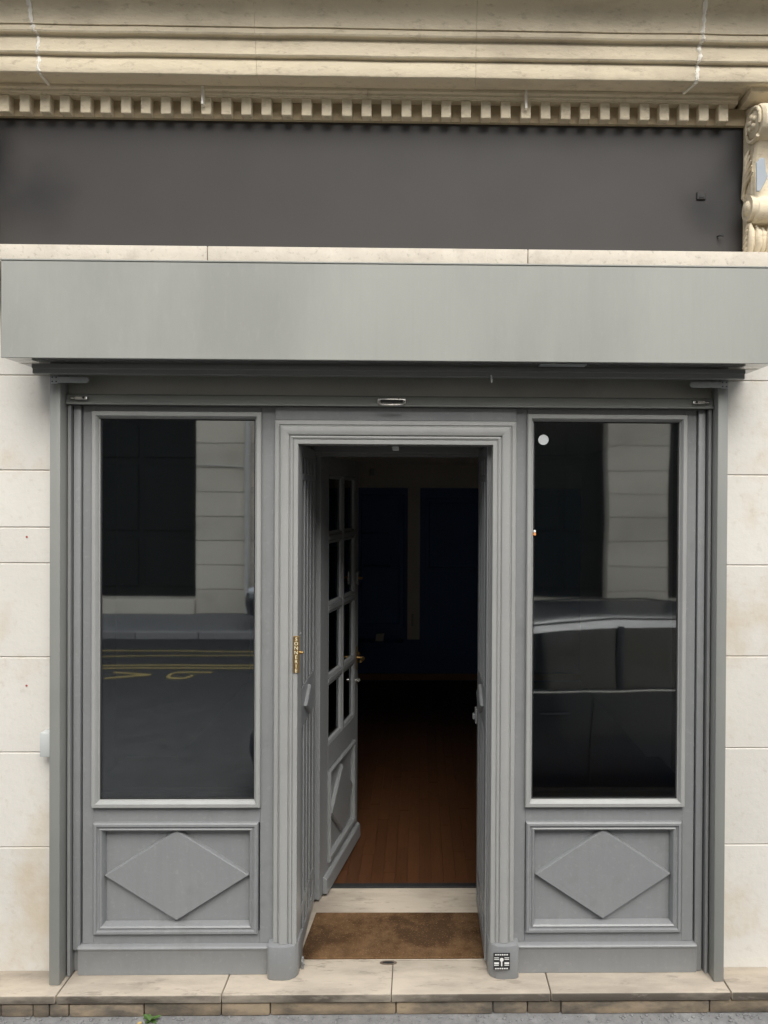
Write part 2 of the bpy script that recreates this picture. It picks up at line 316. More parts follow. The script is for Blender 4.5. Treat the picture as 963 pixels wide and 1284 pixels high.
# cracks and old cement along the foot
def crumbs():
    bm = bmesh.new()
    for i in range(260):
        x = random.uniform(-2.0, 1.6); y = -0.178-abs(random.gauss(0, 0.035)); s = random.uniform(0.003, 0.010)
        m = Matrix.Translation((x, y, s*0.3)) @ Matrix.Rotation(random.random()*6, 4, 'Z') @ Matrix.Diagonal((s, s*random.uniform(.6, 1.2), s*.6, 1))
        bmesh.ops.create_icosphere(bm, subdivisions=1, radius=1, matrix=m)
    return bm
obj('gravel', crumbs(), ASPH, None, kind='stuff')

# ================================================================== stone building
B = thing('stone_building', (0, 0.2, 0), 'pale stone building front with dentil cornice over the grey shopfront', 'building')
obj('side_pier', box(WX0, -1.70, 0.0055, 0.6, 0.0, 3.42), WJOINT, B)
obj('side_pier', box(1.43, WX1, 0.0055, 0.6, 0.0, 3.42), WJOINT, B)
obj('lintel', box(WX0, WX1, 0.06, 0.6, 3.425, 4.9), WJOINT, B)
obj('lintel', box(-1.728, 1.458, 0.06, 0.6, 2.80, 3.42), TAUPE, B)
obj('upper_wall', box(WX0, WX1, 0.02, 0.6, 4.905, 11.0), WALLST, B)
zl = [0.075, 0.695, 1.150, 1.605, 2.055, 2.225, 2.497, 2.949, 3.40]
zr = [0.075, 0.700, 1.170, 1.615, 2.057, 2.493, 2.949, 3.40]
def courses(zz, xs_even, xs_odd):
    for k in range(len(zz)-1):
        xs = xs_even if k % 2 == 0 else xs_odd
        for i in range(len(xs)-1):
            obj('wall_block', wobble(box(xs[i]+.0015, xs[i+1]-.0015, 0, 0.12, zz[k]+.0015, zz[k+1]-.0015, .0035), .0008, 5), WALLST, B)
courses(zl, [-3.4, -2.5, -1.66], [-3.4, -2.9, -1.66]); courses(zr, [1.39, 2.3, 3.4], [1.39, 2.8, 3.4])
# ledge
lc = [-3.4, -2.25, -0.95, 0.475, 1.9, 3.4]
for i in range(5):
    obj('ledge_stone', wobble(box(lc[i]+.0015, lc[i+1]-.0015, -0.25, 0.05, 3.41, 3.488, .004, 2), .0012, 8), LEDGEST, B, smooth=40)
# fascia board
sp = obj('fascia_panel', box(-2.045, 1.548, -0.001, 0.04, 3.489, 4.167), SIGN, B, label='dark grey blank fascia panel with soot marks and painted bracket shade')
# cornice blocks
crown = [(-0.090, 4.285), (-0.178, 4.280), (-0.185, 4.284), (-0.189, 4.294), (-0.188, 4.325), (-0.184, 4.348), (-0.181, 4.358), (-0.199, 4.360), (-0.204, 4.366),
         (-0.203, 4.395), (-0.196, 4.425), (-0.195, 4.438), (-0.197, 4.441), (-0.217, 4.443), (-0.2215, 4.450), (-0.2205, 4.470), (-0.214, 4.473), (-0.2255, 4.475), (-0.227, 4.50), (-0.233, 4.53), (-0.246, 4.56), (-0.275, 4.592), (-0.33, 4.62), (-0.40, 4.642),
         (-0.44, 4.65), (-0.445, 4.70), (-0.48, 4.73), (-0.49, 4.78), (-0.40, 4.82), (0.06, 4.90), (0.06, 4.285)]
cc = [-3.4, -2.6, -1.726, -0.75, 0.242, 1.244, 2.2, 3.4]
for i in range(len(cc)-1):
    bm = loops([[(x, p[0], p[1]) for p in crown] for x in [cc[i]+.0006+(cc[i+1]-cc[i]-.0012)*k/12 for k in range(13)]])
    obj('cornice_block', wobble(bm, .0022, 5), CORNST, B, smooth=25)
bed = [(-0.066, 4.246), (-0.070, 4.2465), (-0.0715, 4.253), (-0.076, 4.256), (-0.077, 4.266), (-0.088, 4.272), (-0.0895, 4.284), (0.06, 4.284), (0.06, 4.246)]
for a, b in ((-3.4, -1.02), (-1.018, -0.256), (-0.254, 0.485), (0.487, 1.49)):
    bm = loops([[(a+(b-a)*k/8, p[0], p[1]) for p in bed] for k in range(9)])
    obj('bed_moulding', wobble(bm, .001, 6), CORNST, B, smooth=25)
obj('dentil_band', box(-3.4, 1.548, -0.022, 0.055, 4.1675, 4.2455), SHADEST, B)
SP = 0.0937
d0 = None
for k in range(-8, 38):
    x = -1.971 + k*SP + 0.023
    if x > 1.5: break
    if d0 is None:
        d0 = obj('dentil', wobble(box(x-.0228, x+.0228, -0.066, -0.021, 4.1655, 4.2455, .0025, 1), .0012, 30), CORNST, B)
        cy_, cz_ = ORG[d0].y, ORG[d0].z
    else:
        d = again(d0, (x+random.uniform(-.0015, .0015), cy_+random.uniform(-.001, .001), cz_), B); d.rotation_euler = (0, random.uniform(-.012, .012), random.uniform(-.01, .01))
obj('pier_block', box(1.55, 3.4, 0.0, 0.06, 3.489, 4.245), CORNST, B)
# white mortar repairs that follow the cornice profile
def repair(x0, drift):
    bm = bmesh.new(); prev = None
    P = [(y, z) for y, z in crown[1:24]]
    pts = []
    for i in range(len(P)-1):
        for s in range(4):
            t = s/4; pts.append((P[i][0]*(1-t)+P[i+1][0]*t, P[i][1]*(1-t)+P[i+1][1]*t))
    x = x0
    for i, (y, z) in enumerate(pts):
        x += random.uniform(-.003, .003) + drift*0.001; wd = 0.0075+random.uniform(-.003, .0035)
        cur = [bm.verts.new((x-wd, y-.0012, z)), bm.verts.new((x, y-.006, z)), bm.verts.new((x+wd, y-.0012, z)), bm.verts.new((x+wd, y+.012, z+.004)), bm.verts.new((x-wd, y+.012, z+.004))]
        if prev:
            for j in range(5): bm.faces.new((prev[j], cur[j], cur[(j+1) % 5], prev[(j+1) % 5]))
        else: bm.faces.new(cur)
        prev = cur
    bm.faces.new(prev[::-1]); return bm
obj('mortar_repair', repair(-1.726, -.1), MORTAR, B, smooth=60); obj('mortar_repair', repair(1.246, .2), MORTAR, B, smooth=60)
for xr in (-1.735, 1.238):   # the repair runs on under the corona
    obj('mortar_repair', prism([(xr+.005, -.179), (xr+.018, -.179), (xr+.010*(1 if xr < 0 else -1)+.002, -.088), (xr+.010*(1 if xr < 0 else -1)-.010, -.088)], 'z', 4.276, 4.286), MORTAR, B)
for xr in (-1.02, 0.486): obj('mortar_repair', wobble(box(xr-.006, xr+.004, -.092, -.066, 4.2, 4.2845), .003, 20), MORTAR, B)

# console brackets
def console(xc, sgn):
    """scrolled console; xc = its inner flank, sgn = +1 when it runs away to the right"""
    prof = []
    # outline in (y,z): back plate, lower scroll, concave shank, large top volute
    prof += [(0.0, 3.495), (-0.045, 3.495), (-0.075, 3.53), (-0.085, 3.60), (-0.07, 3.67)]
    prof += [(-0.075-0.062*math.sin(R(a))-0.01, 3.735-0.062*math.cos(R(a))) for a in range(20, 161, 20)]
    prof += [(-0.092, 3.80), (-0.088, 3.86), (-0.095, 3.93), (-0.11, 3.99), (-0.135, 4.045)]
    prof += [(-0.125-0.085*math.sin(R(a)), 4.125-0.085*math.cos(R(a))) for a in range(50, 181, 18)]
    prof += [(-0.06, 4.236), (0.0, 4.240)]
    x0, x1 = sorted((xc, xc+sgn*0.30))
    rings = []
    for f, ins in ((0, .012), (.04, .0), (.96, .0), (1, .012)):
        rings.append([(x0+(x1-x0)*f, min(0.0, y+ins) if y < -.02 else y, z) for y, z in prof])
    c = obj('console_bracket', loops(rings), CORNST, B, smooth=35, label='carved stone scroll bracket at the %s end of the cornice' % ('right' if sgn > 0 else 'left'))
    s = sgn
    obj('volute_eye', lathe([(.004, -s*.012), (.05, -s*.012), (.062, -s*.004), (.062, s*.01), (.004, s*.01)], (xc, -.115, 4.13), 'x', 28), CORNST, c, smooth=35)
    for a in range(5):
        t = 2*math.pi*a/5+.3
        bm = bmesh.new(); bmesh.ops.create_icosphere(bm, subdivisions=2, radius=1, matrix=Matrix.Translation((xc-s*.014, -.115+.026*math.cos(t), 4.13+.026*math.sin(t))) @ Matrix.Diagonal((.014, .016, .016, 1)))
        obj('rosette_petal', wobble(bm, .003, 60), CORNST, c, smooth=50)
    bm = bmesh.new(); bmesh.ops.create_icosphere(bm, subdivisions=2, radius=1, matrix=Matrix.Translation((xc-s*.018, -.115, 4.13)) @ Matrix.Diagonal((.014, .013, .013, 1)))
    obj('rosette_eye', bm, CORNST, c, smooth=50)
    obj('volute_rim', tube([(xc-s*.006, -.115+(.085-.03*k/28)*math.cos(R(-120+k*14)), 4.13+(.085-.03*k/28)*math.sin(R(-120+k*14))) for k in range(24)], .009, 8), CORNST, c, smooth=50)
    obj('lower_scroll', cyl((xc-s*.02, -.085, 3.745), (xc+s*.32, -.085, 3.745), .058, 24), CORNST, c, smooth=35)
    obj('scroll_eye', lathe([(.003, -s*.014), (.022, -s*.012), (.034, -s*.002), (.036, s*.006), (.003, s*.006)], (xc-s*.022, -.085, 3.745), 'x', 20), CORNST, c, smooth=40)
    for k in range(5):   # husks under the volute
        z1 = 4.03-k*.03
        obj('husk_leaf', tube([(xc-s*.006, -.07-.01*k, z1), (xc-s*.014, -.055+.004*k, z1-.035), (xc-s*.008, -.035+.006*k, z1-.085), (xc, -.022, z1-.12)], [.004, .011, .009, .002], 8), CORNST, c, smooth=60)
    for k in range(11):   # acanthus leaf below
        a = -70 + k*14; zz = 3.665-.011*(k % 3); fx = (k/10)
        obj('acanthus_lobe', tube([(xc+s*(.004+.26*fx), -.05, 3.52), (xc+s*(.002+.27*fx), -.082-.01*(k % 2), 3.575), (xc+s*(-.004+.28*fx), -.098-.008*(k % 2), 3.63), (xc+s*(-.006+.29*fx), -.088, zz+.01)], [.012, .020, .016, .006], 8), CORNST, c, smooth=60)
    for k in range(6):
        zz = 3.51+k*.026
        obj('acanthus_lobe', tube([(xc-s*.003, -.015-.004*k, zz), (xc-s*.013, -.038-.004*k, zz+.012), (xc-s*.009, -.066-.003*k, zz+.032), (xc-s*.002, -.08, zz+.036)], [.006, .011, .010, .003], 8), CORNST, c, smooth=60)
    obj('console_cap', prism([(.0, 4.243), (-.10, 4.243), (-.145, 4.262), (-.15, 4.284), (.0, 4.284)], 'x', min(xc-s*.035, xc+s*.33), max(xc-s*.035, xc+s*.33), .002), CORNST, c)
    return c
console(1.552, 1)
console(-2.05, -1)
tag(obj('sheet_patch', wobble(prism([(1.5455, 3.80), (1.5455, 3.93), (1.562, 3.955), (1.583, 3.955), (1.588, 3.90), (1.60, 3.87), (1.585, 3.84), (1.56, 3.80)], 'y', -0.150, -0.143, .002), .004, 25), PATCH), 'grey blue torn sheet stuck to the carved scroll bracket', 'sheet')
# little fittings on the fascia
fb = thing('junction_box', (1.345, -0.002, 3.82), 'tiny square dark box fixed on the dark fascia panel', 'box')
obj('body', box(1.322, 1.366, -0.010, -0.0015, 3.818, 3.856, .003), SIGN, fb); obj('slot', box(1.332, 1.357, -0.0125, -0.0105, 3.826, 3.838), BLACK, fb)
tag(obj('hook', tube([(1.425, -.001, 3.645), (1.432, -.02, 3.642), (1.442, -.03, 3.636), (1.449, -.025, 3.648)], .0035, 8), BLACK, None, smooth=60), 'small black hook low on the dark fascia panel', 'hook')

# ================================================================== awning cassette
A = thing('awning_cassette', (-0.136, -0.15, 2.97), 'long plain grey metal awning box above the shopfront', 'awning box')
ax0, ax1 = -1.828, 1.566
f = obj('front_panel', box(ax0, ax1, -0.300, -0.286, 2.977, 3.399, .002), CANOPY, A)
obj('top_trim', box(ax0-.002, ax1+.002, -0.303, -0.002, 3.3995, 3.4075, .002), CANOPY, A)
obj('soffit', box(ax0+.004, ax1-.004, -0.285, -0.003, 2.979, 2.985), CANOPY_U, A)
for x in (ax0+.0005, ax1-.0065): obj('end_cap', box(x, x+.006, -0.285, -0.003, 2.986, 3.399), CANOPY, A)
bar = obj('front_bar', prism([(-.195, 2.971), (-.195, 2.952), (-.188, 2.950), (-.188, 2.929), (-.166, 2.926), (-.150, 2.929), (-.150, 2.971)], 'x', -1.751, 1.482, .0015), DARKBAR, A)
for (xa, xb) in ((-1.702, -1.530), (1.255, 1.432)):
    left = xa < 0
    n_ = []
    zc, hh = 2.911, .014
    c_ = xb-hh if left else xa+hh
    for k in range(9):
        t = (-90+22.5*k) if left else (90+22.5*k)
        n_.append((c_+hh*math.cos(R(t)), zc+hh*math.sin(R(t))))
    if left: n_ = [(xa+.03, zc-hh)] + n_ + [(xa+.03, zc+hh), (xa+.03, zc+.02), (xa, zc+.02), (xa, zc-.018), (xa+.03, zc-.018)]
    else: n_ = [(xb-.03, zc+hh)] + n_ + [(xb-.03, zc-hh), (xb-.03, zc-.018), (xb, zc-.018), (xb, zc+.02), (xb-.03, zc+.02)]
    br = obj('mounting_bracket', prism(n_, 'y', -0.119, -0.1125), GALV, A)
    e = xa if left else xb-.03
    for sx in (.006, .024):
        for dz in (-.008, .011): obj('bolt_hole', cyl((e+sx, -.1205, zc+dz), (e+sx, -.1192, zc+dz), .0032, 10), BLACK, br)
obj('hanging_clip', prism([(.315, 2.935), (.321, 2.935), (.325, 2.912), (.322, 2.898), (.317, 2.905)], 'y', -.2, -.196), WHITEP, A)
obj('joint_plate', box(.53, .74, -.26, -.205, 2.9725, 2.9785, .001), GALV, A)

# ================================================================== roller shutter
RS = thing('roller_shutter', (-0.136, -0.05, 0.105), 'raised grey roller shutter framed by tall steel guides', 'roller shutter')
for x0 in (-1.711, 1.391):
    obj('guide', box(x0, x0+.048, -0.112, -0.004, 0.106, 2.9755, .003, 2), METAL, RS, smooth=40)
obj('header_board', box(-1.662, 1.390, -0.035, -0.005, 2.858, 2.9755), HEAD, RS)
obj('bottom_bar', prism([(-.050, 2.857), (-.060, 2.850), (-.060, 2.818), (-.068, 2.814), (-.068, 2.806), (-.010, 2.806), (-.010, 2.857)], 'x', -1.661, 1.389, .001), METAL, RS)
for xc, flip in ((-1.585, 1), (1.315, -1)):
    l = obj('shutter_lock', box(xc-.028, xc+.028, -.080, -.061, 2.826, 2.842, .003), CHROME, RS)
    obj('bolt', box(xc-.05 if flip > 0 else xc+.0285, xc-.0285 if flip > 0 else xc+.05, -.076, -.066, 2.829, 2.836, .0015), CHROME, l)
    obj('keyhole', cyl((xc+.012*flip, -.0815, 2.834), (xc+.012*flip, -.0803, 2.834), .005, 12), BLACK, l)
hp = obj('centre_lock', box(-.205, -.069, -.074, -.061, 2.812, 2.845, .006, 2), CHROME, RS, smooth=40)
obj('lock_slot', box(-.190, -.084, -.0755, -.0742, 2.821, 2.836, .0005), BLACK, hp)
obj('pull_bar', tube([(-.196, -.076, 2.828), (-.186, -.092, 2.812), (-.17, -.096, 2.809), (-.104, -.096, 2.809), (-.088, -.092, 2.812), (-.078, -.076, 2.828)], .0045, 8), CHROME, hp, smooth=60)

# ================================================================== shopfront joinery
F = thing('wooden_shopfront', (-0.12, -0.02, 0.105), 'grey painted wooden shopfront with two tall display windows', 'shopfront')
YF = -0.020
WF = [(0, 0), (0, .024), (.004, .028), (.019, .028), (.024, .020), (.027, .007), (.031, .005), (.032, -.004), (.032, -.02), (0, -.02)]
def bay(xL, xR, fx0, fx1, side):
    fz0, fz1 = 0.901, 2.776
    px0, px1, pz0, pz1 = fx0+.006, fx1-.010, 0.294, 0.826
    obj('stile', box(xL, fx0+.004, YF, .06, .244, 2.805, .002), PAINT, F)
    obj('stile', box(fx1-.004, xR, YF, .06, .244, 2.805, .002), PAINT, F)
    obj('top_rail', box(fx0+.0045, fx1-.0045, YF, .06, fz1-.004, 2.805), PAINT, F)
    obj('middle_rail', box(fx0+.0045, fx1-.0045, YF, .06, pz1-.004, fz0+.004), PAINT, F)
    obj('bottom_rail', box(fx0+.0045, fx1-.0045, YF, .06, .244, pz0+.004), PAINT, F)
    wf = obj('window_frame', rect_frame(fx0, fx1, fz0, fz1, WF, YF), PAINT_LIT, F, smooth=25)
    pane = obj('window_pane', box(fx0+.026, fx1-.026, -.0165, -.0105, fz0+.026, fz1-.026), GLASS if side < 0 else GLASSR, wf)
    obj('putty_line', rect_frame(fx0+.0325, fx1-.0325, fz0+.0325, fz1-.0325, [(0, 0), (.005, 0), (.005, -.0025), (0, -.0025)], -.0195), BLACK, wf)
    # sunk panel with moulding and lozenge
    obj('panel', box(px0+.004, px1-.004, .006, .03, pz0+.004, pz1-.004), PAINT, F)
    PM = [(0, -.004), (0, .014), (.006, .021), (.016, .021), (.020, .012), (.026, .011), (.032, .017), (.039, .012), (.045, -.006), (.046, -.0245), (0, -.0245)]
    obj('panel_moulding', rect_frame(px0, px1, pz0, pz1, PM, YF), PAINT, F, smooth=25)
    cx, cz = (px0+px1)/2, .568; hx, hz = (px1-px0)/2-.047, .215
    loz = [(cx-hx, cz), (cx, cz-hz), (cx+hx, cz), (cx, cz+hz)]; k = .982
    inn = [(cx+(x-cx)*k, cz+(z-cz)*k) for x, z in loz]
    bm = loops([[(x, .0065, z) for x, z in loz], [(x, -.016, z) for x, z in loz], [(x, -.022, z) for x, z in inn]])
    obj('lozenge', bm, PAINT, F)
    ks = prism([(.05, .106), (-.030, .106), (-.030, .224), (-.036, .228), (-.036, .236), (-.030, .240), (YF, .2435), (.05, .2435)], 'x', xL-(.012 if side < 0 else 0)+(0 if side < 0 else .018), xR-(.018 if side < 0 else -.012), .0015)
    bmesh.ops.translate(ks, verts=ks.verts, vec=(0, -.012, 0)); obj('kick_board', ks, PAINT, F, smooth=30)
    # inside of the display: board, sides and sill
    obj('stall_back', box(xL, xR, .0605, .08, .12, .93), SILLW, F)
    obj('display_sill', box(xL, xR, .0605, .48, .934, .958, .004), SILLW, F)
bay(-1.600, -0.690, -1.549, -0.754, -1)
bay(0.456, 1.325, 0.508, 1.273, 1)
# channels between joinery and shutter guides
for s, xa, xb in ((-1, -1.662, -1.601), (1, 1.326, 1.390)):
    obj('channel_back', box(xa, xb, -.004, .06, .106, 2.8045), PAINT_D, F)
    e = xb-.037 if s < 0 else xa+.004
    obj('channel_strip', box(e, e+.033, -.034, -.0045, .222 if s < 0 else .106, 2.8045, .003, 2), PAINT, F, smooth=40)
    e2 = xa+.004 if s < 0 else xb-.018
    obj('channel_lip', box(e2, e2+.014, -.052, -.0045, .106, 2.8045, .002), PAINT_D, F)
# head board above the door
obj('head_board', box(-0.6895, .4555, -.034, .06, 2.742, 2.8045, .002), PAINT, F)
# architrave
AP = [(0, .0), (0, .026), (.004, .031), (.020, .033), (.024, .028), (.026, .028), (.029, .040), (.034, .0455), (.046, .0475), (.060, .0455), (.069, .042), (.071, .034), (.0745, .034), (.076, .040), (.082, .044), (.088, .041), (.0895, .036), (.092, .036), (.094, .043), (.112, .043), (.114, .040), (.115, -.05), (.0, -.05)]
X0, X1, ZT, ZB = -0.6895, 0.4555, 2.7405, 0.264
def arch_side(left):
    r0, r1 = [], []
    for t, o in AP:
        x = X0+t if left else X1-t
        r0.append((x, YF-o, ZB)); r1.append((x, YF-o, ZT-t))
    return loops([r0, r1])
obj('door_jamb', arch_side(True), PAINT_LIT, F, smooth=28); obj('door_jamb', arch_side(False), PAINT_LIT, F, smooth=28)
obj('head_moulding', loops([[(X0+t, YF-o, ZT-t) for t, o in AP], [(X1-t, YF-o, ZT-t) for t, o in AP]]), PAINT_LIT, F, smooth=28)
def plinth(xo, s):
    # rounded towards the doorway; s=+1: doorway on the right
    pts = [(xo-s*.022, .06), (xo-s*.022, -.070), (xo-s*.012, -.082), (xo+s*.010, -.086), (xo+s*.055, -.088), (xo+s*.085, -.084), (xo+s*.108, -.068), (xo+s*.121, -.045), (xo+s*.125, .06)]
    bm = prism(pts, 'z', .106, .2625, .003, 2)
    return bm
pl = obj('plinth_block', plinth(X0, 1), PAINT, F, smooth=40); pr = obj('plinth_block', plinth(X1, -1), PAINT, F, smooth=40)
# reveals, frame head, soffit
obj('reveal', box(-0.66, -0.602, .0605, .62, .106, 2.70), PAINT_D, F); obj('reveal', box(.362, .42, .0605, .62, .106, 2.70), PAINT_D, F)
obj('soffit', box(-0.6015, .3615, .035, .62, 2.652, 2.70), PAINT_D, F)
fh = obj('frame_head', prism([(.50, 2.651), (.50, 2.622), (.512, 2.618), (.512, 2.600), (.56, 2.600), (.56, 2.651)], 'x', -0.6015, .3615), PAINT_D, F)
obj('door_stop', box(-.135, -.105, -.010, .02, 2.602, 2.624, .002), WHITEP, F)

# ================================================================== folding shutters in the reveals
def reveal_shutter(x, s, label):
    """leaf lying along the reveal, its face looking towards s"""
    t = thing('wooden_shutter', (x, .27, .13), label, 'shutter', 'slatted wooden shutters folded back in the doorway')
    y0, y1, z0, z1 = .008, .548, .135, 2.632
    xa, xb = sorted((x, x-s*.03)); fx = lambda d: sorted((x, x+s*d))
    b = obj('backing', box(xa, xb, y0, y1, z0, z1), PAINT_D, t)
    d = .009
    a0, a1 = fx(d)
    lo, hi = min(a0, a1)+(.0005 if s > 0 else 0), max(a0, a1)-(0 if s > 0 else .0005)
    obj('stile', box(lo, hi, y0, y0+.070, z0, z1, .002), PAINT, t); obj('stile', box(lo, hi, y1-.075, y1, z0, z1, .002), PAINT, t)
    ya, yb = y0+.0705, y1-.0755
    for za, zb in ((2.572, z1), (2.462, 2.492), (1.235, 1.432), (.305, .345), (z0, .205)):
        obj('rail', box(lo, hi, ya, yb, za, zb, .002), PAINT, t)
    w_ = (yb-ya); n = 3
    ref = {}
    for za, zb in ((2.4925, 2.5715), (1.4325, 2.4615), (.3455, 1.2345), (.2055, .3045)):
        for k in range(n):
            yc = ya + w_*(k+1)/(n+1)
            obj('slat', box(lo, hi, yc-.017, yc+.017, za, zb, .002), PAINT, t)
    cy, cz = (ya+yb)/2, 1.333
    lz = [(cy-.135, cz), (cy, cz-.075), (cy+.135, cz), (cy, cz+.075)]
    X = lambda q: x+s*q
    rings = [[(X(d+.0005), cy+(y-cy)*k1, cz+(z-cz)*k1) for y, z in lz] for k1 in (1,)]
    bm = loops([[(X(.0095), y, z) for y, z in lz], [(X(.021), y, z) for y, z in lz], [(X(.026), cy+(y-cy)*.9, cz+(z-cz)*.88) for y, z in lz]])
    obj('lozenge', bm, PAINT, t)
    return t
shl = reveal_shutter(-0.587, 1, 'slatted grey shutter folded back beside the open glazed door')
shr = reveal_shutter(0.331, -1, 'slatted grey shutter folded back on the door side with the sticker')
lt = obj('latch', box(.309, .3215, .50, .56, 1.13, 1.21, .003), PAINT_D, shr); obj('latch_bolt', box(.296, .3085, .515, .545, 1.15, 1.18, .003), GALV, lt)

# ================================================================== glazed door leaf (open inwards)
ang = math.atan2(1.355-.565, -.432+.575)
Dr = thing('glazed_door', (-0.575, .568, .0), 'grey half glazed door standing open with brass lever', 'door', rz=ang, local=True)
# local frame: x along the leaf from the hinge, y = outside normal towards the room's left, visible face looks to -y
L_ = 0.805; zb, zt = .122, 2.612; th = .042
ya, yb = -.021, .021
gx = [(.155, .425), (.475, .715)]
gz = [.945, 1.31, 1.73, 2.14, 2.50]
obj('stile', box(0, .149, ya, yb, zb, zt, .002), PAINT, Dr); obj('stile', box(.721, L_, ya, yb, zb, zt, .002), PAINT, Dr)
obj('rail', box(.1495, .7205, ya, yb, 2.506, zt, .002), PAINT, Dr); obj('rail', box(.1495, .7205, ya, yb, .795, .939, .002), PAINT, Dr); obj('rail', box(.1495, .7205, ya, yb, zb, .250, .002), PAINT, Dr)
GF = [(0, 0), (.006, .007), (.014, .007), (.022, -.006), (.022, -.012), (0, -.012)]
obj('centre_bar', box(.438, .462, -.024, .024, .9395, 2.5055, .003), PAINT, Dr)
for i in range(1, 4):
    for xa, xb in ((.1495, .4375), (.4625, .7205)):
        obj('glazing_bar', box(xa, xb, -.023, .023, gz[i]-.014, gz[i]+.014, .003), PAINT, Dr)
for i in range(4):
    for xa, xb in ((.150, .4375), (.4625, .720)):
        lo = gz[i]+(.0145 if i else -.005); hi = gz[i+1]-(.0145 if i < 3 else -.005)
        p_ = obj('door_pane', box(xa, xb, -.003, .003, lo, hi), GLASS2, Dr)
        obj('glazing_bead', rect_frame(xa, xb, lo, hi, [(0, 0), (.004, .017), (.016, .012), (.022, .0), (.022, -.001), (0, -.001)], -.0035), PAINT, p_)
obj('panel', box(.150, .720, -.008, .012, .2505, .7945), PAINT, Dr)
obj('panel_moulding', rect_frame(.155, .715, .256, .789, [(0, -.014), (0, .010), (.008, .016), (.022, .012), (.032, -.004), (.032, -.014)], -.0215), PAINT, Dr, smooth=25)
cx, cz = .435, .522
lz = [(cx-.235, cz), (cx, cz-.21), (cx+.235, cz), (cx, cz+.21)]
obj('lozenge', loops([[(x, -.0085, z) for x, z in lz], [(x, -.020, z) for x, z in lz], [(cx+(x-cx)*.94, -.029, cz+(z-cz)*.94) for x, z in lz]]), PAINT, Dr)
obj('weather_board', prism([(-.0215, .125), (-.050, .125), (-.046, .205), (-.036, .215), (-.0215, .218)], 'x', .06, L_-.02, .002), PAINT, Dr)
for yy, sg in ((-.021, -1), (.021, 1)):
    hp = obj('lever_plate', box(.752, .778, min(yy, yy+sg*.005)+.0001, max(yy, yy+sg*.005)+.0001, 1.235, 1.39, .002), BRASS, Dr)
    obj('lever', tube([(.765, yy+sg*.006, 1.315), (.765, yy+sg*.045, 1.315), (.745, yy+sg*.055, 1.315), (.66, yy+sg*.055, 1.313)], [.011, .009, .010, .009], 10), BRASS, hp, smooth=60)
obj('edge_knob', lathe([(.004, 0), (.010, .003), (.008, .02), (.006, .045), (.010, .055), (.015, .062), (.016, .072), (.010, .081), (.002, .083)], (L_, -.002, 1.315), 'x', 18), BRASS, Dr, smooth=50)
obj('lock_cylinder', lathe([(.003, 0), (.011, .001), (.011, .02), (.014, .022), (.014, .038), (.003, .04)], (L_, -.002, 1.165), 'x', 16), CHROME, Dr, smooth=40)
obj('lock_cylinder', lathe([(.003, .0), (.012, -.001), (.012, -.025), (.003, -.028)], (.762, -.0212, 1.165), 'y', 16), CHROME, Dr, smooth=40)
up = obj('upper_lock', box(.735, .775, -.040, -.0212, 1.80, 1.885, .003), CHROME, Dr); obj('thumb_turn', tube([(.755, -.041, 1.845), (.755, -.062, 1.845), (.735, -.066, 1.845), (.70, -.066, 1.845)], .007, 8), BRASS, up, smooth=60)
obj('lock_cylinder', lathe([(.003, 0), (.009, .001), (.009, .012), (.003, .013)], (L_, -.002, 1.84), 'x', 14), BRASS, Dr, smooth=40)
for z in (.35, 1.37, 2.38): obj('hinge', cyl((-.006, .018, z), (-.006, .018, z+.11), .008, 10), PAINT_D, Dr, smooth=50)

# ================================================================== interior
ROOMX0, ROOMX1, RY1 = -2.1, 2.0, 5.5
fl = bpy.data.objects.new('wood_floor', None); COL.objects.link(fl); fl['kind'] = 'structure'; fl.location = (0, 3, .105); ORG[fl] = Vector((0, 3, .105))
obj('subfloor', box(ROOMX0, ROOMX1, .76, RY1+.1, -.1, .0885), BLACK, fl)
pw = .0725; x = -1.30; nP = 0
bases = {}
while x < 1.45:
    y = .765 - random.uniform(0, .7); rows = []
    while y < 5.46:
        ln = random.choice((.55, .75, .95, 1.25)) if y < 2.2 else 3.6
        ya_, yb_ = max(y, .765), min(y+ln, 5.46)
        if yb_-ya_ > .12:
            obj('plank', box(x+.0006, x+pw-.0006, ya_+.0006, yb_-.0006, .089, .105+random.uniform(-.0006, .0006)), WOOD, fl); nP += 1
        y += ln
    x += pw
obj('plank_field', box(ROOMX0, -1.301, .765, 5.46, .089, .105), WOOD, fl); obj('plank_field', box(x+.001, ROOMX1, .765, 5.46, .089, .105), WOOD, fl)
tag(obj('brush_strip', box(-.57, .34, .721, .764, .09, .1115, .002), BLACK), 'black rubber strip between stone threshold and wooden floor', 'door strip')
iw = bpy.data.objects.new('interior_back_wall', None); COL.objects.link(iw); iw['kind'] = 'structure'; iw.location = (0, RY1, .105); ORG[iw] = Vector((0, RY1, .105))
obj('wall', box(ROOMX0-.1, ROOMX1+.1, RY1+.03, RY1+.2, .0, 3.1), NAVY, iw)
obj('frieze', box(ROOMX0, ROOMX1, RY1, RY1+.029, 2.487, 2.98), TAUPE, iw)
obj('column', box(-.155, -.002, RY1-.02, RY1+.029, .615, 2.486), TAUPE, iw)
obj('cornice_moulding', prism([(RY1-.001, 2.78), (RY1-.03, 2.79), (RY1-.05, 2.85), (RY1-.09, 2.88), (RY1-.001, 2.9)], 'x', ROOMX0, ROOMX1), TAUPE, iw)
obj('door_panel', rect_frame(-.78, -.2, .75, 2.40, [(0, 0), (.01, .02), (.05, .02), (.06, 0)], RY1+.0295), NAVY, iw)
obj('door_panel', rect_frame(.06, .80, 1.45, 2.36, [(0, 0), (.01, .02), (.05, .02), (.06, 0)], RY1+.0295), NAVY, iw)
